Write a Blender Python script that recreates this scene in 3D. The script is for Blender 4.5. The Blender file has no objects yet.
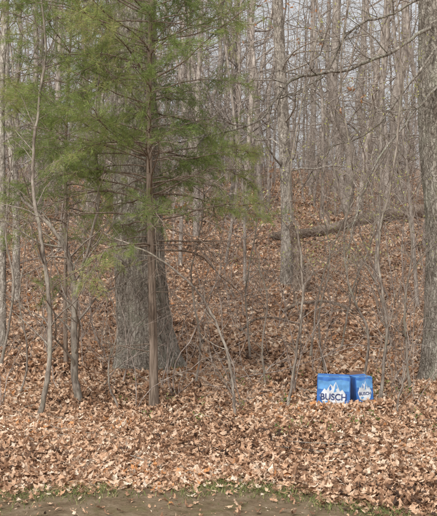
import bpy, math, random, bmesh
import numpy as np
from mathutils import Vector
random.seed(7); rng=np.random.default_rng(7)
sc=bpy.context.scene
CAMZ=1.65; K=1/909.0

# ---------------- terrain profile ----------------
_ty=np.array([-80,8.5,11.5,15,18.5,21,24,28,35,45,60,90,130,400.]); _tz=np.array([0,0,.17,.5,.93,1.32,1.88,2.6,3.8,5.2,7.2,10.5,12.5,12.5])
_fy=np.linspace(-80,400,4801); _fz=np.interp(_fy,_ty,_tz)
_k=np.ones(25)/25; _fz=np.convolve(np.pad(_fz,12,mode='edge'),_k,'valid')
def H(x,y):
    x=np.asarray(x,float); y=np.asarray(y,float)
    z=np.interp(y,_fy,_fz)
    a=np.clip((y-7.5)/6,0,1)
    z=z+a*(0.05*np.sin(x*1.3+y*.7)+0.04*np.sin(x*2.9-y*1.9+1)+0.03*np.sin(y*3.1+x*.4)+0.12*np.sin(x*.31+.5)*np.clip((y-12)/20,0,1))
    z=z+0.012*np.sin(x*4.1+y*3.3)*np.clip((y-6.5)/1,0,1)
    return z
def W(px,py,d):   # surveyed point: bearing, elevation, distance -> world
    return ((px-218.5)*K*d, d, CAMZ-(py-258)*K*d)

# ---------------- mesh builder ----------------
class MB:
    def __init__(s): s.V=[];s.F=[];s.n=0;s.A=[]
    def add(s,v,f,a=None):
        s.V.append(v); s.F.append(f+s.n); s.n+=len(v)
        s.A.append(np.zeros(len(v)) if a is None else a)
    def tube(s,p,r,k=5,att=0.0,jit=None):
        p=np.asarray(p,float); r=np.asarray(r,float); n=len(p)
        t=np.gradient(p,axis=0); t/=np.linalg.norm(t,axis=1)[:,None]+1e-9
        a=p[-1]-p[0]; a/=np.linalg.norm(a)+1e-9
        ref=np.array([1,0,0.]) if abs(a[0])<.7 else np.array([0,1,0.])
        u=ref-(t@ref)[:,None]*t; u/=np.linalg.norm(u,axis=1)[:,None]+1e-9
        w=np.cross(t,u)
        th=np.arange(k)*2*np.pi/k
        R=r[:,None]*np.ones(k) if jit is None else r[:,None]*jit
        v=p[:,None,:]+R[...,None]*(np.cos(th)[None,:,None]*u[:,None,:]+np.sin(th)[None,:,None]*w[:,None,:])
        i=np.arange(n-1)[:,None]*k; j=np.arange(k)[None,:]; j2=(j+1)%k
        f=np.stack([i+j,i+j2,i+k+j2,i+k+j],-1).reshape(-1,4)
        s.add(v.reshape(-1,3),f,np.full(n*k,att))
    def mesh(s,name,mat,smooth=True):
        V=np.concatenate(s.V);F=np.concatenate(s.F);A=np.concatenate(s.A)
        me=bpy.data.meshes.new(name)
        me.vertices.add(len(V)); me.vertices.foreach_set("co",V.astype(np.float32).ravel())
        me.loops.add(F.size); me.loops.foreach_set("vertex_index",F.astype(np.int32).ravel())
        me.polygons.add(len(F)); me.polygons.foreach_set("loop_start",(np.arange(len(F))*4).astype(np.int32))
        me.polygons.foreach_set("use_smooth",np.full(len(F),smooth))
        at=me.attributes.new("rnd","FLOAT","POINT"); at.data.foreach_set("value",A.astype(np.float32))
        me.update(calc_edges=True)
        me.materials.append(mat); return me
    def obj(s,name,mat,smooth=True,parent=None):
        o=bpy.data.objects.new(name,s.mesh(name,mat,smooth)); sc.collection.objects.link(o)
        if parent: o.parent=parent
        return o
def empty(name):
    o=bpy.data.objects.new(name,None); sc.collection.objects.link(o); return o

# ---------------- materials ----------------
def newmat(name):
    m=bpy.data.materials.new(name); m.use_nodes=True; nt=m.node_tree
    return m,nt,nt.nodes,nt.links,nt.nodes["Principled BSDF"]
def ramp(N,stops):
    r=N.new("ShaderNodeValToRGB"); e=r.color_ramp.elements
    while len(e)<len(stops): e.new(.5)
    for i,(p,c) in enumerate(stops): e[i].position=p; e[i].color=(*c,1)
    return r
def bark(name,dark,mid,light,sc_=9,zs=.18,bump=.6,dist=.02,rand=False,moss=None,crack=0):
    m,nt,N,L,b=newmat(name)
    tc=N.new("ShaderNodeTexCoord"); mp=N.new("ShaderNodeMapping"); mp.inputs["Scale"].default_value=(1,1,zs)
    L.new(tc.outputs["Object"],mp.inputs[0])
    n=N.new("ShaderNodeTexNoise"); n.inputs["Scale"].default_value=sc_*2.2; n.inputs["Detail"].default_value=2 if rand else 8; n.inputs["Roughness"].default_value=.72
    L.new(mp.outputs[0],n.inputs[0])
    if rand: mxo=n.outputs[0]
    else:
        n2=N.new("ShaderNodeTexNoise"); n2.inputs["Scale"].default_value=2.3; n2.inputs["Detail"].default_value=3
        L.new(tc.outputs["Object"],n2.inputs[0])
        mx=N.new("ShaderNodeMath"); mx.operation='MULTIPLY_ADD'; mx.inputs[1].default_value=.4; L.new(n2.outputs[0],mx.inputs[0])
        sb=N.new("ShaderNodeMath"); sb.operation='ADD'; sb.inputs[1].default_value=-.2; L.new(n.outputs[0],sb.inputs[0]); L.new(sb.outputs[0],mx.inputs[2]); mxo=mx.outputs[0]
    r=ramp(N,[(.36,dark),(.5,mid),(.66,light)]); L.new(mxo,r.inputs[0])
    out=r.outputs[0]; hgt=n.outputs[0]
    if crack:
        dn=N.new("ShaderNodeTexNoise"); dn.inputs["Scale"].default_value=9; dn.inputs["Detail"].default_value=5; L.new(tc.outputs["Object"],dn.inputs[0])
        ds=N.new("ShaderNodeMix"); ds.data_type='RGBA'; ds.blend_type='LINEAR_LIGHT'; ds.inputs[0].default_value=.07
        mp2=N.new("ShaderNodeMapping"); mp2.inputs["Scale"].default_value=(1,1,.11); L.new(tc.outputs["Object"],mp2.inputs[0])
        L.new(mp2.outputs[0],ds.inputs[6]); L.new(dn.outputs["Color"],ds.inputs[7])
        vo=N.new("ShaderNodeTexVoronoi"); vo.feature='DISTANCE_TO_EDGE'; vo.inputs["Scale"].default_value=crack; L.new(ds.outputs[2],vo.inputs[0])
        rr=ramp(N,[(0,(.42,.40,.38)),(.10,(.76,.75,.74)),(.25,(1,1,1))]); L.new(vo.outputs[0],rr.inputs[0])
        mu=N.new("ShaderNodeMix"); mu.data_type='RGBA'; mu.blend_type='MULTIPLY'; mu.inputs[0].default_value=1; L.new(out,mu.inputs[6]); L.new(rr.outputs[0],mu.inputs[7]); out=mu.outputs[2]
        ad=N.new("ShaderNodeMath"); ad.operation='MULTIPLY'; L.new(n.outputs[0],ad.inputs[0]); L.new(rr.outputs[0],ad.inputs[1]); hgt=ad.outputs[0]
    if rand:
        oi=N.new("ShaderNodeObjectInfo"); hs=N.new("ShaderNodeHueSaturation")
        mr=N.new("ShaderNodeMapRange"); mr.inputs[3].default_value=.5; mr.inputs[4].default_value=1.35
        L.new(oi.outputs["Random"],mr.inputs[0]); L.new(mr.outputs[0],hs.inputs["Value"]); L.new(out,hs.inputs["Color"]); out=hs.outputs[0]
    if moss:
        n3=N.new("ShaderNodeTexNoise"); n3.inputs["Scale"].default_value=3.5; n3.inputs["Detail"].default_value=6; n3.inputs["Roughness"].default_value=.7; L.new(tc.outputs["Object"],n3.inputs[0])
        r3=ramp(N,[(.5,(0,0,0)),(.68,(.55,.55,.55))]); L.new(n3.outputs[0],r3.inputs[0])
        mm=N.new("ShaderNodeMix"); mm.data_type='RGBA'; mm.inputs[7].default_value=(*moss,1)
        L.new(r3.outputs[0],mm.inputs[0]); L.new(out,mm.inputs[6]); out=mm.outputs[2]
    L.new(out,b.inputs["Base Color"]); b.inputs["Roughness"].default_value=.95; b.inputs["Specular IOR Level"].default_value=.15
    if bump and not rand:
        bp=N.new("ShaderNodeBump"); bp.inputs["Strength"].default_value=bump; bp.inputs["Distance"].default_value=dist
        L.new(hgt,bp.inputs["Height"]); L.new(bp.outputs[0],b.inputs["Normal"])
    return m
M_oak=bark("oak_bark",(.16,.13,.105),(.39,.35,.295),(.58,.54,.47),14,.3,1,.035,moss=(.32,.33,.24),crack=24)
M_log=bark("log_bark",(.07,.05,.038),(.21,.155,.115),(.42,.35,.28),12,.5,1,.03)
M_cedar=bark("cedar_bark",(.08,.058,.044),(.22,.17,.13),(.36,.29,.235),22,.08,.8,.01)
M_sap=bark("sapling_bark",(.10,.08,.065),(.24,.20,.165),(.40,.36,.30),14,.3,.3,.006,moss=(.25,.25,.18))
M_pale=bark("pale_bark",(.17,.145,.12),(.42,.38,.325),(.62,.58,.51),9,.35,.8,.02,crack=24)
M_far=bark("far_bark",(.14,.12,.10),(.29,.25,.215),(.44,.395,.35),6,.4,.3,.02,rand=True)
M_mid=bark("mid_bark",(.12,.10,.085),(.29,.25,.215),(.46,.415,.365),9,.35,.7,.02)
M_twig=bark("twig_bark",(.15,.12,.10),(.30,.245,.21),(.46,.40,.35),5,.5,0,rand=True)

def leafmat(name,stops,trans=.25,rough=.75):
    m,nt,N,L,b=newmat(name)
    a=N.new("ShaderNodeAttribute"); a.attribute_name="rnd"
    r=ramp(N,stops); L.new(a.outputs["Fac"],r.inputs[0])
    tc=N.new("ShaderNodeTexCoord"); n=N.new("ShaderNodeTexNoise"); n.inputs["Scale"].default_value=40; n.inputs["Detail"].default_value=2; L.new(tc.outputs["Object"],n.inputs[0])
    mr=N.new("ShaderNodeMapRange"); mr.inputs[1].default_value=.3; mr.inputs[2].default_value=.7; mr.inputs[3].default_value=.72; mr.inputs[4].default_value=1.2; L.new(n.outputs[0],mr.inputs[0])
    hs=N.new("ShaderNodeHueSaturation"); L.new(r.outputs[0],hs.inputs["Color"]); L.new(mr.outputs[0],hs.inputs["Value"])
    L.new(hs.outputs[0],b.inputs["Base Color"]); b.inputs["Roughness"].default_value=rough; b.inputs["Specular IOR Level"].default_value=.25
    if trans:
        t=N.new("ShaderNodeBsdfTranslucent"); L.new(hs.outputs[0],t.inputs[0]); ms=N.new("ShaderNodeMixShader"); ms.inputs[0].default_value=trans
        L.new(b.outputs[0],ms.inputs[1]); L.new(t.outputs[0],ms.inputs[2]); L.new(ms.outputs[0],N["Material Output"].inputs[0])
    return m
LS=[(0,(.07,.043,.03)),(.16,(.22,.12,.07)),(.34,(.41,.24,.145)),(.57,(.58,.375,.24)),(.77,(.65,.475,.34)),(.94,(.74,.63,.50)),(1,(.54,.26,.11))]
M_leaf=leafmat("dry_leaf",LS,.15)
M_green=leafmat("cedar_foliage",[(0,(.11,.155,.055)),(.35,(.21,.28,.085)),(.75,(.33,.40,.13)),(1,(.46,.43,.19))],.5)
M_bud=leafmat("spring_bud",[(0,(.38,.40,.13)),(1,(.60,.60,.27))],.4)
M_grass=leafmat("grass_blade",[(0,(.10,.14,.04)),(.7,(.24,.27,.09)),(1,(.44,.38,.2))],.3)

# ground
m,nt,N,L,b=newmat("leafy_ground"); M_ground=m
tc=N.new("ShaderNodeTexCoord")
nz=N.new("ShaderNodeTexNoise"); nz.inputs["Scale"].default_value=9; L.new(tc.outputs["Object"],nz.inputs[0])
mxv=N.new("ShaderNodeMix"); mxv.data_type='RGBA'; mxv.blend_type='LINEAR_LIGHT'; mxv.inputs[0].default_value=.06
L.new(tc.outputs["Object"],mxv.inputs[6]); L.new(nz.outputs["Color"],mxv.inputs[7])
vo=N.new("ShaderNodeTexVoronoi"); vo.inputs["Scale"].default_value=20; L.new(mxv.outputs[2],vo.inputs[0])
sx=N.new("ShaderNodeSeparateColor"); L.new(vo.outputs["Color"],sx.inputs[0])
r=ramp(N,[(0,(.06,.04,.03)),(.3,(.19,.115,.07)),(.6,(.38,.24,.15)),(.85,(.54,.37,.25)),(1,(.64,.50,.37))]); L.new(sx.outputs[0],r.inputs[0])
L.new(r.outputs[0],b.inputs["Base Color"]); b.inputs["Roughness"].default_value=1; b.inputs["Specular IOR Level"].default_value=.1
bp=N.new("ShaderNodeBump"); bp.inputs["Distance"].default_value=.04; bp.inputs["Strength"].default_value=.8; L.new(vo.outputs["Distance"],bp.inputs["Height"]); L.new(bp.outputs[0],b.inputs["Normal"])
# path
m,nt,N,L,b=newmat("dirt"); M_dirt=m
tc=N.new("ShaderNodeTexCoord"); n=N.new("ShaderNodeTexNoise"); n.inputs["Scale"].default_value=6; n.inputs["Detail"].default_value=14; n.inputs["Roughness"].default_value=.82; L.new(tc.outputs["Object"],n.inputs[0])
r=ramp(N,[(.33,(.16,.11,.065)),(.5,(.36,.265,.17)),(.68,(.55,.43,.30))]); L.new(n.outputs[0],r.inputs[0])
n2=N.new("ShaderNodeTexNoise"); n2.inputs["Scale"].default_value=1.8; n2.inputs["Detail"].default_value=12; n2.inputs["Roughness"].default_value=.8; L.new(tc.outputs["Object"],n2.inputs[0])
r2=ramp(N,[(.50,(0,0,0)),(.62,(.6,.6,.6))]); L.new(n2.outputs[0],r2.inputs[0])
mm=N.new("ShaderNodeMix"); mm.data_type='RGBA'; mm.inputs[7].default_value=(.20,.205,.07,1); L.new(r2.outputs[0],mm.inputs[0]); L.new(r.outputs[0],mm.inputs[6])
L.new(mm.outputs[2],b.inputs["Base Color"]); b.inputs["Roughness"].default_value=1; b.inputs["Specular IOR Level"].default_value=.05
n3=N.new("ShaderNodeTexNoise"); n3.inputs["Scale"].default_value=30; n3.inputs["Detail"].default_value=10; n3.inputs["Roughness"].default_value=.75; L.new(tc.outputs["Object"],n3.inputs[0])
bp=N.new("ShaderNodeBump"); bp.inputs["Distance"].default_value=.06; bp.inputs["Strength"].default_value=1; L.new(n3.outputs[0],bp.inputs["Height"]); L.new(bp.outputs[0],b.inputs["Normal"])

# ---------------- ground & path ----------------
def grid(xs,ys,zf,name,mat):
    g=MB(); X,Y=np.meshgrid(xs,ys); Z=zf(X,Y); v=np.stack([X,Y,Z],-1).reshape(-1,3)
    nx=len(xs); i=np.arange(len(ys)-1)[:,None]*nx; j=np.arange(nx-1)[None,:]
    f=np.stack([i+j,i+j+1,i+nx+j+1,i+nx+j],-1).reshape(-1,4); g.add(v,f); return g.obj(name,mat)
xs=np.concatenate([np.linspace(-300,-25,30),np.linspace(-24,24,241),np.linspace(25,300,30)])
ys=np.concatenate([np.linspace(-60,3,15),np.linspace(3.2,30,180),np.linspace(31,80,70),np.linspace(85,390,30)])
grid(xs,ys,H,"ground",M_ground)
def far_edge(x):  # outer edge of the path, curving back toward the viewer on the right
    return 6.50+.11*np.sin(x*1.7+.4)+.06*np.sin(x*5.1)+.04*np.sin(x*11.3+2)+.03*np.sin(x*23+1)-.75*np.clip((x-.15)/1.0,0,1.6)
g=MB(); px=np.linspace(-14,14,561)
tt=np.linspace(0,1,24)
X=np.repeat(px[None,:],24,0); e=far_edge(px); Y=2.6+(e-2.6)[None,:]*tt[:,None]; Z=np.full_like(X,.006)+.004*np.sin(X*3)*np.sin(Y*4)+.004
v=np.stack([X,Y,Z],-1).reshape(-1,3); i=np.arange(23)[:,None]*561; j=np.arange(560)[None,:]
g.add(v,np.stack([i+j,i+j+1,i+561+j+1,i+561+j],-1).reshape(-1,4)); g.obj("dirt_path",M_dirt)

# ---------------- leaves ----------------
def rotm(yaw,pitch,roll):
    cy,sy=np.cos(yaw),np.sin(yaw);cp,sp=np.cos(pitch),np.sin(pitch);cr,sr=np.cos(roll),np.sin(roll)
    R=np.empty((len(yaw),3,3))
    R[:,0,0]=cy*cp;R[:,0,1]=cy*sp*sr-sy*cr;R[:,0,2]=cy*sp*cr+sy*sr
    R[:,1,0]=sy*cp;R[:,1,1]=sy*sp*sr+cy*cr;R[:,1,2]=sy*sp*cr-cy*sr
    R[:,2,0]=-sp;R[:,2,1]=cp*sr;R[:,2,2]=cp*cr
    return R
def leaves(mb,P,size,tilt,hi=True,curl=1.0,colr=None):
    n=len(P)
    if hi:
        u=np.array([-.5,-.36,-.22,-.08,.06,.2,.34,.5]); w=np.array([.02,.17,.10,.27,.13,.24,.10,.01])
    else:
        u=np.array([-.5,-.05,.5]); w=np.array([.05,.30,.03])
    k=len(u)
    T=np.zeros((3,k,3)); T[:,:,0]=u; T[0,:,1]=w; T[2,:,1]=-w
    T[0,:,0]+=.05; T[2,:,0]+=.05
    V=np.repeat(T.reshape(1,-1,3),n,0)
    V[:,:,1]*=rng.uniform(.6,1.3,(n,1))
    c1=rng.normal(0.5,.9,(n,1))*curl; c2=rng.normal(.9,1.3,(n,1))*curl; c3=rng.normal(0,1.1,(n,1))*curl
    V[:,:,2]=c1*V[:,:,0]**2+c2*V[:,:,1]**2+c3*V[:,:,0]*V[:,:,1]+rng.normal(0,.03,V[:,:,2].shape)
    V*=size[:,None,None]
    R=rotm(rng.uniform(0,6.28,n),rng.normal(0,tilt,n),rng.normal(0,tilt,n))
    V=np.einsum('nij,nkj->nki',R,V)+P[:,None,:]
    a=np.arange(k-1); f1=np.stack([a,a+1,a+1+k,a+k],-1); f2=f1+k
    F=np.concatenate([f1,f2])[None]+(np.arange(n)*3*k)[:,None,None]
    if colr is None:
        patch=.10*np.sin(P[:,0]*2.1+P[:,1]*1.3)+.08*np.sin(P[:,0]*.9-P[:,1]*2.7+1)
        c=np.clip(rng.beta(1.6,1.6,n)+patch,0,1)
    else: c=colr
    mb.add(V.reshape(-1,3),F.reshape(-1,4),np.repeat(c,3*k))
lit=MB()
def scatter(n,y0,y1,xw,smin,smax,hi,tilt=.35,pw=1.0,lift=.04):
    y=y0+(y1-y0)*rng.random(n)**pw; x=rng.uniform(-1,1,n)*xw(y)
    keep=(y>far_edge(x)+rng.normal(0.0,.17,n))|(rng.random(n)<.05)
    x,y=x[keep],y[keep]; z=H(x,y)+.008+rng.random(len(x))*lift
    ip=y<far_edge(x); z[ip]=.022+rng.random(ip.sum())*.01
    sz=rng.uniform(smin,smax,len(x))*np.where(rng.random(len(x))<.35,.6,1); sz[ip]*=.7
    leaves(lit,np.stack([x,y,z],-1),sz,tilt,hi)
scatter(56000,4.0,12.5,lambda y:y*.27+1.2,.045,.10,True)
scatter(62000,11,26,lambda y:y*.27+2,.08,.13,False,.4)
scatter(55000,24,65,lambda y:y*.27+4,.13,.21,False,.45,1.2,.06)
# crumbs and small fragments on the bare dirt
n=1500; x=rng.uniform(-3,3,n); y=rng.uniform(4.6,6.5,n); k_=y<far_edge(x); x,y=x[k_],y[k_]
leaves(lit,np.stack([x,y,np.full(len(x),.018)],-1),rng.uniform(.006,.022,len(x)),.3,False)
lit.obj("leaf_litter",M_leaf,False)

# grass at the edge of the path
gr=MB()
n=13000; x=rng.uniform(-4,4,n); cl=np.sin(x*2.3)+np.sin(x*5.7+1)+np.sin(x*.9+2); kp=rng.random(n)<np.clip(.4+.35*cl,0.05,1); x=x[kp]
y=far_edge(x)+rng.normal(-.08,.14,len(x)); n=len(x)
z=H(x,y)+.008; h=rng.uniform(.01,.036,n); an=rng.uniform(0,6.28,n); lx=np.cos(an);ly=np.sin(an)
P=np.stack([x,y,z],-1); side=np.stack([-ly,lx,0*x],-1)*.0027; d1=np.stack([lx*.5,ly*.5,np.ones(n)],-1)*h[:,None]*.6; d2=np.stack([lx*1.3,ly*1.3,np.ones(n)*1.1],-1)*h[:,None]
V=np.stack([P-side,P+side,P+d1+side*.8,P+d1-side*.8,P+d2+side*.2,P+d2-side*.2],1)
F=np.array([[0,1,2,3],[3,2,4,5]])[None]+(np.arange(n)*6)[:,None,None]
gr.add(V.reshape(-1,3),F.reshape(-1,4),np.repeat(rng.random(n),6)); gr.obj("grass",M_grass,False)

# ---------------- branching helpers ----------------
def unit(v): return v/(np.linalg.norm(v)+1e-9)
def grow(mb,p0,d0,L,r0,lev,nch,wander=.25,up=.05,k=4,seg=.25,tips=None,spread=(.5,1.0),t0=.2,ratio=(.3,.6),rend=.25):
    n=max(3,int(L/seg)+1); p=[np.array(p0,float)]; d=unit(np.array(d0,float)); dd=[d]
    st=L/(n-1)
    for i in range(n-1):
        d=unit(d+rng.normal(0,wander,3)*math.sqrt(st)+np.array([0,0,up])*st); p.append(p[-1]+d*st); dd.append(d)
    p=np.array(p); r=r0*np.linspace(1,rend,n); mb.tube(p,r,k)
    if tips is not None and lev<=0: tips.append((p[-1],d))
    if lev>0:
        m=nch[0] if isinstance(nch,(list,tuple)) else nch
        rest=nch[1:] if isinstance(nch,(list,tuple)) and len(nch)>1 else m
        for c in range(m):
            t=rng.uniform(t0,1); i=min(n-2,int(t*(n-1))); fr=t*(n-1)-i; q=p[i]*(1-fr)+p[i+1]*fr
            ax=unit(np.cross(dd[i],rng.normal(0,1,3))); a=rng.uniform(*spread); nd=dd[i]*math.cos(a)+ax*math.sin(a)
            rr=max(.0016,r0*(1-t*(1-rend))*rng.uniform(.4,.65))
            grow(mb,q,nd,L*rng.uniform(*ratio)*(1.15-t*.5),rr,lev-1,rest,wander*1.15,up,max(3,k-1),seg*.7,tips,spread,.15,ratio,.35)
    return p
def cr(pts,n=8):
    P=np.array(pts,float); P=np.vstack([2*P[0]-P[1],P,2*P[-1]-P[-2]]); out=[]
    for i in range(1,len(P)-2):
        for t in np.linspace(0,1,n,endpoint=False):
            a,b,c,d=P[i-1:i+3]; out.append(.5*((2*b)+(c-a)*t+(2*a-5*b+4*c-d)*t*t+(3*b-a-3*c+d)*t**3))
    out.append(P[-2]); return np.array(out)
def stem(mb,pts,r0,r1,k=6,side=8,lev=1,sl=.6,wob=.006,nch=3,tips=None,grounded=True,up=.1,t0=.15):
    w=[W(*q) for q in pts]
    if grounded: w[0]=(w[0][0],w[0][1],float(H(w[0][0],w[0][1]))-.03)
    p=cr(w); nz=rng.normal(0,wob*1.6,(len(p)+2,3)); p[1:]+=((nz[:-2]+nz[1:-1]+nz[2:])/3)[1:]; n=len(p); r=np.linspace(r0,r1,n)*(1+rng.normal(0,.05,n))
    if grounded: r[:3]*=np.array([1.5,1.25,1.1])
    mb.tube(p,r,k)
    for c in range(side):
        t=rng.uniform(t0,1); i=min(n-2,int(t*(n-1))); d=unit(p[i+1]-p[i]); ax=unit(np.cross(d,rng.normal(0,1,3))); a=rng.uniform(.5,1.1)
        grow(mb,p[i],d*math.cos(a)+ax*math.sin(a)+np.array([0,0,.2]),sl*rng.uniform(.4,1.4),max(.002,r[i]*rng.uniform(.3,.5)),lev,nch,.5,up,4,.12,tips)
    return p

# ---------------- big trunks ----------------
def trunk(mb,path,rads,flare=.4,sides=72,rings=260,fur=.05,k1=13,seed=0,fh=.3):
    p=cr(path,max(2,rings//(len(path)-1))); n=len(p); s=np.linspace(0,1,n); r=np.interp(s,np.linspace(0,1,len(rads)),rads)
    h=p[:,2]-p[0,2]; th=np.arange(sides)*2*np.pi/sides; T,Hh=np.meshgrid(th,h)
    lob=1+flare*np.exp(-Hh/fh)*(1+.45*np.sin(4*T+seed)+.3*np.sin(7*T+1+seed))
    wv=.6*np.sin(Hh*2.1+seed)+.4*np.sin(Hh*5.3+2*T)+.25*np.sin(Hh*13+3*T+seed)
    f=np.abs(np.sin(k1*T/2+wv))**.6; f2=np.abs(np.sin((k1+10)*T/2-1.4*wv+Hh*3))**.7
    gap=.5+.5*np.sin(Hh*17+5*np.sin(3*T+seed)+4*np.sin(5*T))
    J=lob*(1-fur+fur*(f*.6+f2*.4)*(.7+.3*gap))*(1+.025*np.sin(2*T+Hh*.8+seed)+.02*np.sin(T+Hh*2.3+seed))+rng.normal(0,.003,T.shape)
    mb.tube(p,r,sides,0,J)
    return p
def gz(x,y): return float(H(x,y))
# big oak, 12 m away
d=11.7; X0=(149-218.5)*K*d; z0=gz(X0,d)-.12
o=MB()
p=trunk(o,[(X0,d,z0),(X0-.07,d,z0+.8),(X0-.15,d+.02,z0+2.2),(X0-.21,d+.1,z0+4.2),(X0-.15,d+.2,z0+7),(X0+.1,d+.1,z0+10.5)],[.36,.335,.325,.31,.27,.20],.34,96,330,.11,17,1.2,.35)
for i in range(8):
    q=p[int(len(p)*rng.uniform(.72,.98))]; a=rng.uniform(0,6.28)
    grow(o,q,(math.cos(a),math.sin(a),1.0),3.2,.08,2,(5,3),.3,.1,6,.4)
o.obj("oak_tree",M_oak)
# right-hand oak
d=11.3; X0=(441-218.5)*K*d; z0=gz(X0,d)-.12
o=MB()
p=trunk(o,[(X0,d,z0),(X0+.03,d,z0+.9),(X0+.03,d,z0+2.0),(X0-.03,d+.1,z0+3.4),(X0-.0,d+.2,z0+6),(X0+.2,d+.2,z0+9.5)],[.255,.24,.235,.235,.21,.14],.3,80,300,.10,13,3.1)
for i in range(7):
    q=p[int(len(p)*rng.uniform(.75,.98))]; a=rng.uniform(0,6.28)
    grow(o,q,(math.cos(a),math.sin(a),1.0),2.8,.06,2,(5,3),.3,.1,6,.4)
tips=[]
stem(o,[(432,22,11.2),(400,48,10.9),(345,70,10.6),(292,80,10.4),(262,118,10.2),(215,132,10.1),(178,142,10)],.024,.009,6,30,2,.7,.012,3,tips,False)
stem(o,[(436,88,11.2),(405,122,10.6),(376,165,10.3),(356,215,10.1),(345,262,10)],.018,.006,6,18,2,.6,.012,3,tips,False,-.1)
stem(o,[(434,50,11.2),(400,95,10.9),(372,130,10.9),(330,150,10.9),(300,190,10.9)],.015,.005,5,20,2,.65,.012,3,tips,False,0)
stem(o,[(430,-12,11.2),(395,12,11),(352,30,11),(318,80,11),(270,100,11)],.018,.006,5,24,2,.65,.012,3,tips,False,0)
o.obj("oak_tree",M_oak)
# middle pale tree with broken snag
d=18.6; X0=(287-218.5)*K*d; z0=gz(X0,d)-.1
o=MB(); p=trunk(o,[(X0,d,z0),(X0-.0,d,z0+1.6),(X0-.10,d,z0+4),(X0-.20,d+.1,z0+7),(X0-.1,d+.2,z0+13)],[.135,.125,.12,.11,.06],.25,40,160,.08,9,2)
for i in range(16):
    q=p[int(len(p)*rng.uniform(.25,.98))]; a=rng.uniform(0,6.28)
    grow(o,q,(math.cos(a),math.sin(a),.4),2.2,.022,2,(5,3),.4,.05,5,.3)
o.obj("bare_tree",M_pale)
o=MB(); d=18.2; X0=(299-218.5)*K*d; z0=gz(X0,d)-.05
p=cr([(X0,d,z0),(X0+.02,d,z0+.4),(X0-.04,d,z0+.8),(X0-.16,d,z0+1.4)],10); r=np.linspace(.17,.06,len(p)); r[-1]=.005
o.tube(p,r,16,0,1+rng.normal(0,.10,(len(p),16)))
p=cr([(X0+.05,d-.1,z0),(X0+.16,d-.15,z0+.3),(X0+.14,d-.1,z0+.6)],8); r=np.linspace(.09,.03,len(p)); o.tube(p,r,10,0,1+rng.normal(0,.1,(len(p),10)))
o.obj("tree_stump",M_log)
mids=[(2,13.5,.06,.1,M_pale),(16,17,.08,-.3,M_pale),(345,30,.20,-.1,M_mid),(333,38,.12,.2,M_mid),(386,28,.12,.1,M_mid),(402,33,.22,-.1,M_mid),(196,26,.09,.2,M_mid),(237,34,.12,-.2,M_mid),(252,46,.16,.1,M_mid),(310,42,.15,.3,M_mid),(366,44,.2,.0,M_mid),(60,24,.09,.2,M_mid),(88,33,.15,.1,M_mid),(215,40,.12,-.1,M_mid),(38,30,.12,-.2,M_mid),(425,24,.08,-.5,M_mid),(268,32,.08,.5,M_mid),(322,29,.06,-.3,M_mid),(375,20,.045,.5,M_mid),(225,22,.04,.9,M_mid),(245,19,.035,-.8,M_mid),(180,21,.05,.4,M_mid),(418,17,.04,-.9,M_mid)]
for (px_,d,r,ln,mt) in mids:
    X0=(px_-218.5)*K*d; z0=gz(X0,d)-.1; o=MB(); hh=15 if r>.055 else 9
    b1,b2=rng.normal(0,r*1.2,2)
    p=trunk(o,[(X0,d,z0),(X0+ln*.15+b1,d,z0+2.0),(X0+ln*.35+b2,d,z0+4),(X0+ln*.6-b1,d+.1,z0+6.5),(X0+ln,d,z0+hh)],[r,r*.9,r*.82,r*.72,r*.3],.2,14,60,.06,7,px_)
    for i in range(17):
        q=p[int(len(p)*rng.uniform(.1,.9))]; a=rng.uniform(0,6.28)
        grow(o,q,(math.cos(a),math.sin(a),.35),2.8,max(.010,r*.14),2,(5,3),.45,.05,4,.35)
    o.obj("bare_tree",mt)

# fallen log, hung on the snag and running up the slope
o=MB(); A=np.array(W(270,237,18.9)); Bp=np.array(W(428,211,23.5)); C=np.array(W(470,212,25.5))
mid=(A+Bp)/2
p=cr([A,A*.7+Bp*.3+np.array([0,0,-.05]),mid+np.array([0,0,.05]),A*.25+Bp*.75+np.array([0,0,.06]),Bp,C],10); r=np.linspace(.09,.19,len(p)); r[0]=.01; r[-1]=.01
o.tube(p,r,18,0,1+rng.normal(0,.09,(len(p),18)))
for i in range(11):
    q=p[rng.integers(5,45)]; grow(o,q,(rng.normal(0,.8),-.3,rng.choice([-1,1])*.8),.9,.02,1,3,.4,.05,5,.2)
o.obj("fallen_log",M_log)
o=MB(); stem(o,[(283,312,15.5),(305,302,15.6),(335,303,15.8),(362,314,15.9)],.035,.02,7,5,1,.5,.01,3,None,False)
stem(o,[(240,330,14),(262,318,14.4),(300,322,14.5)],.025,.015,6,3,1,.3,.01,3,None,False)
o.obj("fallen_branch",M_log)

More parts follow.
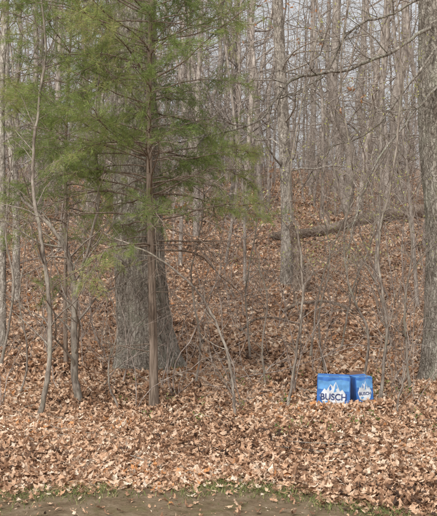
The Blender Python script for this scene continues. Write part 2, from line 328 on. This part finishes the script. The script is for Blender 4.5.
# ---------------- saplings ----------------
tips_buds=[]
saps=[
 ([(78,412,10),(75,370,10),(74,300,10),(70,262,10),(60,240,10),(40,216,10.1),(15,190,10.2)],.046,.014,12,.9),
 ([(74,310,10),(84,262,10),(97,205,9.9),(96,120,9.9),(104,20,9.9)],.020,.008,10,.6),
 ([(38,434,9.3),(47,380,9.3),(50,310,9.4),(41,240,9.4),(33,180,9.5),(37,120,9.5),(46,50,9.6),(40,-20,9.6)],.030,.009,16,.7),
 ([(236,436,9.2),(234,395,9.2),(226,350,9.25),(208,306,9.3),(178,272,9.3),(140,250,9.4),(104,234,9.5)],.018,.007,14,.5),
 ([(288,414,9.6),(297,350,9.6),(303,300,9.6),(299,240,9.6),(288,190,9.6),(300,110,9.7),(322,20,9.8)],.016,.006,16,.6),
 ([(266,396,10.5),(262,350,10.5),(267,300,10.5),(258,262,10.5)],.013,.006,10,.5),
 ([(379,402,9.9),(386,330,9.9),(378,250,10),(391,180,10),(401,90,10.1),(396,-10,10.1)],.018,.008,18,.6),
 ([(362,388,10.4),(368,335,10.4),(350,290,10.4),(344,240,10.4),(352,170,10.4),(340,80,10.4),(350,-10,10.4)],.016,.008,18,.6),
 ([(410,392,10.6),(404,320,10.6),(412,240,10.6),(398,160,10.7),(405,60,10.7)],.016,.007,16,.6),
 ([(0,345,12),(14,290,12),(6,235,12),(12,150,12)],.02,.008,10,.6),
 ([(18,420,10.4),(28,360,10.4),(20,300,10.4),(26,240,10.4)],.012,.005,10,.5),
 ([(120,415,9.7),(108,370,9.7),(118,320,9.7),(95,270,9.7)],.012,.004,10,.5),
 ([(196,395,10.8),(200,340,10.8),(192,280,10.8),(204,210,10.8),(198,120,10.8)],.014,.005,14,.6),
 ([(326,380,11.5),(318,320,11.5),(330,260,11.5),(322,190,11.5),(335,120,11.5)],.014,.005,14,.6),
 ([(398,430,9.2),(400,390,9.2),(412,350,9.2),(416,300,9.2)],.010,.004,10,.4),
 ([(340,340,13),(352,290,13),(372,240,13),(380,180,13),(372,90,13)],.016,.006,14,.7),
 ([(250,350,12.5),(246,290,12.5),(256,220,12.5),(250,140,12.5),(262,60,12.5)],.014,.005,14,.7),
 ([(310,350,12.5),(322,280,12.5),(350,210,12.5),(388,150,12.5),(420,80,12.5)],.013,.005,14,.7),
 ([(392,350,13),(378,290,13),(350,230,13),(330,150,13),(318,60,13)],.014,.005,14,.7),
]
for s in saps:
    o=MB(); tp=[]
    stem(o,s[0],s[1],s[2],7,s[3]+5,2,s[4]*1.1,.007,3,tp,s[0][0]!=(74,310,10))
    if s[0][0][0]>250: tips_buds+=tp
    o.obj("sapling",M_sap)
# thin random brush close by
o=MB()
for i in range(125):
    y=rng.uniform(9.4,19); x=rng.uniform(-1,1)*(y*.27+.6)
    if abs(x-1.35)<.6 and y<10.2: continue
    if y>13.5 and 70<x/(K*y)<200 and rng.random()<.5: continue
    for k_ in range(rng.integers(1,4)):
        tp=[]
        grow(o,(x,y,gz(x,y)-.02),(rng.normal(0,.4),rng.normal(0,.25),1),rng.uniform(.5,3.0),rng.uniform(.0035,.008),2,(7,3),.5,.08,4,.15,tp)
        if x>0 and y>11: tips_buds+=tp[::3]
o.obj("undergrowth",M_twig)
# spring buds
o=MB(); P=np.array([t[0] for t in tips_buds]); P=P[(P[:,2]>1.5)]; P=P[rng.random(len(P))<.5]
P=np.repeat(P,2,0)+rng.normal(0,.02,(len(P)*2,3)); leaves(o,P,rng.uniform(.015,.035,len(P)),1.2,False,1,rng.random(len(P)))
bud=o.obj("spring_leaves",M_bud,False)
# retained dead leaves
o=MB(); P=[]
for (a,b_,d_,nn,s) in [(300,8,14,22,.35),(272,172,11,7,.06),(357,88,10.4,9,.12),(312,30,15,18,.3),(250,20,14,12,.3),(330,300,11,8,.3),(395,340,10.5,14,.3),(200,345,11,10,.3),(30,330,11,12,.3),(285,225,14,10,.25),(170,215,10.5,8,.2)]:
    c=np.array(W(a,b_,d_)); P.append(c+rng.normal(0,s,(nn,3)))
P=np.concatenate(P); leaves(o,P,rng.uniform(.04,.08,len(P)),1.0,True,1.2,rng.choice([.2,.3,.4,1.0],len(P)))
o.obj("dead_leaves",M_leaf,False)

# sticks on the ground
o=MB()
for i in range(220):
    y=rng.uniform(6.8,22); x=rng.uniform(-1,1)*(y*.27+.5); a=rng.uniform(0,3.14)
    L_=rng.uniform(.15,.7); n_=6; t=np.linspace(0,1,n_); X_=x+np.cos(a)*L_*t+rng.normal(0,.018,n_); Y_=y+np.sin(a)*L_*t+rng.normal(0,.018,n_)
    o.tube(np.stack([X_,Y_,H(X_,Y_)+.035+rng.uniform(0,.04)*t],-1),np.linspace(1,.4,n_)*rng.uniform(.003,.009),4)
o.obj("fallen_twigs",M_sap)
# small green shoots coming up through the litter
o=MB(); P=[]
for i in range(34):
    y=rng.uniform(8.2,11.5); x=rng.uniform(-.5,1)*(y*.24); nn=rng.integers(4,14)
    P.append(np.stack([rng.normal(x,.035,nn),rng.normal(y,.035,nn),gz(x,y)+rng.uniform(.05,.15,nn)],-1))
P=np.concatenate(P); leaves(o,P,rng.uniform(.02,.045,len(P)),.8,False,1,rng.random(len(P))); o.obj("green_shoots",M_grass,False)

# ---------------- cedars ----------------
def cedar(px_,d,hg,NB,reach,hmax,lean=0,rsc=.85,dens=.5):
    ced=empty("cedar_tree"); X0=(px_-218.5)*K*d; z0=gz(X0,d)-.05; tb=MB()
    p=trunk(tb,[(X0,d,z0),(X0-.01,d,z0+.8),(X0-.03+lean*.3,d,z0+1.8),(X0-.06+lean*.6,d+.02,z0+3.2),(X0-.02+lean,d,z0+4.8),(X0+lean,d,z0+hmax)],[rsc*v for v in [.062,.056,.047,.038,.026,.008]],.25,20,120,.1,7,.5,.12)
    sprays=[]
    for i in range(NB):
        h=rng.uniform(.6,hmax-.2) if rng.random()<.45 else rng.uniform(hg-.3,min(5.2,hmax-.2))
        base=p[int(np.argmin(abs(p[:,2]-z0-h)))]; a=rng.uniform(0,6.28)
        green=h>hg+rng.normal(0,.25)
        if not green and rng.random()<.3: continue
        if h<1.5: Lb=rng.uniform(.25,.8)
        elif h<5: Lb=rng.uniform(.5,1.0)*reach
        else: Lb=reach*rng.uniform(.5,.9)*(1-(h-5)/3.0)+.1
        upd=.1 if h<2.2 else .35
        n_=10; q=[base]; dv=unit(np.array([math.cos(a),math.sin(a),upd]))
        for j in range(n_):
            dv=unit(dv+rng.normal(0,.11,3)+np.array([0,0,-.035])); q.append(q[-1]+dv*Lb/n_)
        q=np.array(q); r0=.005+.004*Lb; tb.tube(q,np.linspace(r0,.002,n_+1),4)
        bd_=rng.choice([.4,.8,1.0])  # some branches are nearly bare
        for c in range(int(Lb*12)+3):
            t=rng.uniform(.2,1)**.8; j=min(n_-1,int(t*n_)); dj=unit(q[j+1]-q[j]); ax=unit(np.cross(dj,np.array([0,0,1.])+rng.normal(0,.45,3)))*rng.choice([-1,1])
            an=rng.uniform(.5,1.0); nd=unit(dj*math.cos(an)+ax*math.sin(an)+np.array([0,0,rng.uniform(-.3,.3)])); ls=rng.uniform(.15,.45)*(1.15-.5*t)
            m_=5; w=[q[j]]
            for e_ in range(m_): nd=unit(nd+rng.normal(0,.15,3)+np.array([0,0,-.04])); w.append(w[-1]+nd*ls/m_)
            w=np.array(w); tb.tube(w,np.linspace(.003,.0013,m_+1),3)
            if green and rng.random()<dens*bd_*(.6+.6*t):
                for g_ in range(1,m_+1):
                    for s_ in range(2): sprays.append((w[g_],unit(nd+rng.normal(0,.65,3)),rng.uniform(.07,.15)))
    tb.obj("trunk_and_branches",M_cedar,True,ced)
    P=np.array([s[0] for s in sprays]);D=np.array([s[1] for s in sprays]);Ls=np.array([s[2] for s in sprays]); print("sprays",len(P))
    fo=MB(); nb=12; n=len(P)
    tone=np.clip(.52+.2*np.sin(P[:,0]*4)+.15*np.sin(P[:,2]*5+P[:,1]*3)+rng.normal(0,.18,n),0,1)
    S=np.cross(D,rng.normal(0,1,(n,3))); S/=np.linalg.norm(S,axis=1)[:,None]; U=np.cross(D,S)
    for b_i in range(nb):
        t=(b_i+.5)/nb; sg=1 if b_i%2 else -1
        o0=P+D*(Ls*t)[:,None]; bl=Ls*rng.uniform(.28,.5,n)*(1.1-.6*t)
        bd=D*.8+S*sg*rng.uniform(.3,.8,n)[:,None]+U*rng.normal(0,.35,n)[:,None]; bd/=np.linalg.norm(bd,axis=1)[:,None]
        wd=np.cross(bd,U+rng.normal(0,.5,(n,3))); wd/=np.linalg.norm(wd,axis=1)[:,None]; wd*=.002
        e_=o0+bd*bl[:,None]; V=np.stack([o0-wd,o0+wd,e_+wd*.5,e_-wd*.5],1)
        fo.add(V.reshape(-1,3),np.arange(n*4).reshape(-1,4),np.repeat(np.clip(tone+rng.normal(0,.08,n),0,1),4))
    fo.obj("foliage",M_green,False,ced)
cedar(154,9.8,2.0,150,1.7,7.0,0,.85,.88)
cedar(66,12.2,2.1,80,1.45,6.5,.1,.5,1.0)

# ---------------- distant forest ----------------
far=empty("distant_trees")
variants=[]
for v_ in range(8):
    o=MB(); hh=rng.uniform(12,18); r=rng.uniform(.04,.14); ln=rng.normal(0,1.1,2)
    pth=cr([(0,0,-.2),(ln[0]*.2+rng.normal(0,.12),ln[1]*.2,hh*.25),(ln[0]*.5+rng.normal(0,.2),ln[1]*.5,hh*.55),(ln[0],ln[1],hh)],8); pth[1:]+=rng.normal(0,.04,(len(pth)-1,3)); o.tube(pth,np.linspace(r,r*.2,len(pth)),8)
    for i in range(25):
        q=pth[int(len(pth)*rng.uniform(.06,.9))]; a=rng.uniform(0,6.28)
        grow(o,q,(math.cos(a),math.sin(a),.4),rng.uniform(1.2,3.6),max(.012,r*rng.uniform(.12,.28)),2,(5,3),.45,.08,4,.6)
    variants.append(o.mesh("far_tree_mesh",M_far))
brush=[]
for v_ in range(6):
    o=MB()
    for s_ in range(rng.integers(3,6)):
        grow(o,(rng.normal(0,.3),rng.normal(0,.3),-.05),(rng.normal(0,.3),rng.normal(0,.3),1),rng.uniform(2,5),rng.uniform(.010,.024),2,(9,4),.4,.06,4,.5)
    brush.append(o.mesh("brush_mesh",M_twig))
def inst(ms,n,y0,y1,parent,nm,xw,s0,s1,pw=1,clear=False):
    for i in range(n):
        y=y0+(y1-y0)*rng.random()**pw; x=rng.uniform(-1,1)*(xw(y))
        if clear and y<25 and 40<x/(K*y)<215 and rng.random()<.85: continue
        ob=bpy.data.objects.new(nm,ms[rng.integers(len(ms))]); sc.collection.objects.link(ob); ob.parent=parent
        ob.location=(x,y,gz(x,y)); ob.rotation_euler=(rng.normal(0,.06),rng.normal(0,.06),rng.uniform(0,6.28)); s=rng.uniform(s0,s1); ob.scale=(s,s,s*rng.uniform(.9,1.15))
inst(variants,210,27,85,far,"far_tree",lambda y:y*.27+4,.7,1.3,.9)
ub=empty("woodland_brush")
inst(brush,165,17,55,ub,"brush",lambda y:y*.27+3,.5,1.1,1.1,True)

# ---------------- beer cases ----------------
def simple(name,c,rough=.55):
    m,nt,N,L,b=newmat(name); tc=N.new("ShaderNodeTexCoord"); n=N.new("ShaderNodeTexNoise"); n.inputs["Scale"].default_value=14; n.inputs["Detail"].default_value=7; L.new(tc.outputs["Object"],n.inputs[0])
    r=ramp(N,[(.3,tuple(x*.68 for x in c)),(.7,tuple(min(1,x*1.15+.02) for x in c))]); L.new(n.outputs[0],r.inputs[0]); L.new(r.outputs[0],b.inputs["Base Color"]); b.inputs["Roughness"].default_value=rough
    bp=N.new("ShaderNodeBump"); bp.inputs["Distance"].default_value=.01; bp.inputs["Strength"].default_value=.35; n4=N.new("ShaderNodeTexNoise"); n4.inputs["Scale"].default_value=9; L.new(tc.outputs["Object"],n4.inputs[0]); L.new(n4.outputs[0],bp.inputs["Height"]); L.new(bp.outputs[0],b.inputs["Normal"]); return m
M_blue=simple("carton_blue",(.03,.15,.46)); M_navy=simple("carton_navy",(.02,.04,.15)); M_white=simple("carton_white",(.62,.66,.70)); M_sky=simple("carton_sky_blue",(.10,.30,.60)); M_card=simple("cardboard",(.14,.075,.045),.9)
def poly(name,pts,mat,parent,y,th=.0012,axis='f'):
    me=bpy.data.meshes.new(name); n=len(pts)
    if axis=='f': V=[(x,y,z) for x,z in pts]+[(x,y-th,z) for x,z in pts]
    else: V=[(y,x,z) for x,z in pts]+[(y+th,x,z) for x,z in pts]
    F=[tuple(range(n,2*n))]+[(i,(i+1)%n,n+(i+1)%n,n+i) for i in range(n)]
    me.from_pydata(V,[],F); me.materials.append(mat); o=bpy.data.objects.new(name,me); sc.collection.objects.link(o); o.parent=parent; return o
def boxm(name,w,dp,h,mat,parent,loc=(0,0,0),bev=.006,rot=(0,0,0)):
    bm=bmesh.new(); bmesh.ops.create_cube(bm,size=1); bmesh.ops.scale(bm,vec=(w,dp,h),verts=bm.verts)
    bmesh.ops.bevel(bm,geom=bm.edges[:],offset=bev,segments=3,affect='EDGES')
    me=bpy.data.meshes.new(name); bm.to_mesh(me); bm.free(); me.materials.append(mat)
    o=bpy.data.objects.new(name,me); sc.collection.objects.link(o); o.parent=parent; o.location=loc; o.rotation_euler=rot; return o
def text(body,size,loc,mat,parent,ext=.0008,rot=(math.pi/2,0,0),sx=1):
    cu=bpy.data.curves.new("lettering",'FONT'); cu.body=body; cu.size=size; cu.align_x='CENTER'; cu.align_y='CENTER'; cu.extrude=ext; cu.offset=size*.02
    cu.materials.append(mat); o=bpy.data.objects.new("lettering",cu); sc.collection.objects.link(o); o.parent=parent; o.location=loc; o.rotation_euler=rot; o.scale=(sx,1,1); return o
def case(w,dp,h,loc,rz,tilt,roll,big):
    E=empty("beer_case"); E.location=loc; E.rotation_euler=(tilt,roll,rz)
    boxm("carton",w,dp,h,M_blue,E,(0,0,h/2))
    f=-dp/2-.0004
    poly("sky_panel",[(-w*.47,h*.66),(w*.47,h*.60),(w*.47,h*.90),(w*.2,h*.95),(-w*.2,h*.88),(-w*.47,h*.92)],M_sky,E,f,.001)
    poly("mountain",[(-w*.30,h*.22),(w*.10,h*.14),(w*.30,h*.26),(w*.40,h*.48),(w*.26,h*.66),(w*.19,h*.60),(w*.06,h*.88),(-.02*w,h*.74),(-.1*w,h*.80),(-.22*w,h*.62),(-.28*w,h*.68),(-w*.42,h*.48)],M_white,E,f-.001,.001)
    poly("ridge",[(.06*w,h*.86),(.12*w,h*.70),(.07*w,h*.66),(.09*w,h*.6),(.0*w,h*.56),(.03*w,h*.7)],M_sky,E,f-.002,.0008)
    poly("ridge",[(-.1*w,h*.78),(-.06*w,h*.66),(-.12*w,h*.6),(-.14*w,h*.7)],M_blue,E,f-.002,.0008)
    poly("ridge",[(-.26*w,h*.3),(-.2*w,h*.24),(-.05*w,h*.3),(-.16*w,h*.33)],M_sky,E,f-.002,.0008)
    poly("base_band",[(-w*.47,h*.04),(w*.47,h*.04),(w*.47,h*.12),(w*.1,h*.2),(-w*.2,h*.14),(-w*.47,h*.2)],M_navy,E,f-.0024,.0008)
    text("BUSCH",w*(.27 if big else .24),(0,f-.0045,h*.43),M_navy,E,sx=.95)
    text("LIGHT" if not big else "BEER",w*.09,(w*.22,f-.005,h*.09),M_white,E)
    s=w/2+.0004
    poly("side_panel",[(-dp*.42,h*.3),(dp*.42,h*.3),(dp*.42,h*.55),(0,h*.8),(-dp*.42,h*.55)],M_white,E,s,.001,'s')
    boxm("top_flap",w*.96,dp*.47,.004,M_sky,E,(0,-dp*.245,h+.003),.001)
    boxm("top_flap",w*.96,dp*.47,.004,M_blue,E,(0,dp*.245,h+.006),.001,rot=(.09,0,0))
    boxm("handle_slot",w*.3,dp*.1,.004,M_navy,E,(0,-dp*.22,h+.006),.0015)
    return E
d=9.55
x1=(334-218.5)*K*d; case(.345,.27,.36,(x1,d+.1,gz(x1,d)-.01),math.radians(-6),math.radians(-2),math.radians(1.5),True)
x2=(361-218.5)*K*(d+.2); E2=case(.185,.27,.30,(x2+.01,d+.22,gz(x2,d+.2)+.0),math.radians(9),math.radians(-3),math.radians(-2.5),False)
boxm("open_flap",.15,.06,.004,M_card,E2,(0,.125,.32),.001,(math.radians(70),0,.1))
# leaves piled on the foot of the cases
o=MB(); n=420; P=np.stack([rng.uniform(.95,1.8,n),rng.normal(9.42,.07,n),np.zeros(n)],-1); P[:,2]=H(P[:,0],P[:,1])+rng.uniform(.01,.10,n)
leaves(o,P,rng.uniform(.05,.10,n),.6,True); o.obj("leaf_pile",M_leaf,False)

# ---------------- light, world, camera ----------------
w=bpy.data.worlds.new("World"); sc.world=w; w.use_nodes=True; N=w.node_tree.nodes; L=w.node_tree.links
sky=N.new("ShaderNodeTexSky"); sky.sky_type='NISHITA'; sky.sun_disc=False; el,az=math.radians(52),math.radians(205)
sky.sun_elevation=el; sky.sun_rotation=az; sky.air_density=1.0; sky.dust_density=5
hs=N.new("ShaderNodeHueSaturation"); hs.inputs["Saturation"].default_value=.15; hs.inputs["Value"].default_value=1.4; L.new(sky.outputs[0],hs.inputs["Color"])
L.new(hs.outputs[0],N["Background"].inputs[0]); N["Background"].inputs[1].default_value=.15
sd=bpy.data.lights.new("sun",'SUN'); sd.energy=1.5; sd.angle=math.radians(15); sd.color=(1,.95,.88)
so=bpy.data.objects.new("sun",sd); sc.collection.objects.link(so)
dirv=Vector((math.sin(az)*math.cos(el),math.cos(az)*math.cos(el),math.sin(el)))
so.rotation_euler=dirv.to_track_quat('Z','Y').to_euler()
cd=bpy.data.cameras.new("camera"); cd.sensor_fit='VERTICAL'; cd.sensor_height=24; cd.lens=24*909/516; cd.clip_end=1500
co=bpy.data.objects.new("camera",cd); co.location=(0,0,CAMZ); co.rotation_euler=(math.pi/2,0,0); sc.collection.objects.link(co); sc.camera=co
sc.view_settings.view_transform='Standard'; sc.view_settings.look='None'; sc.view_settings.exposure=0
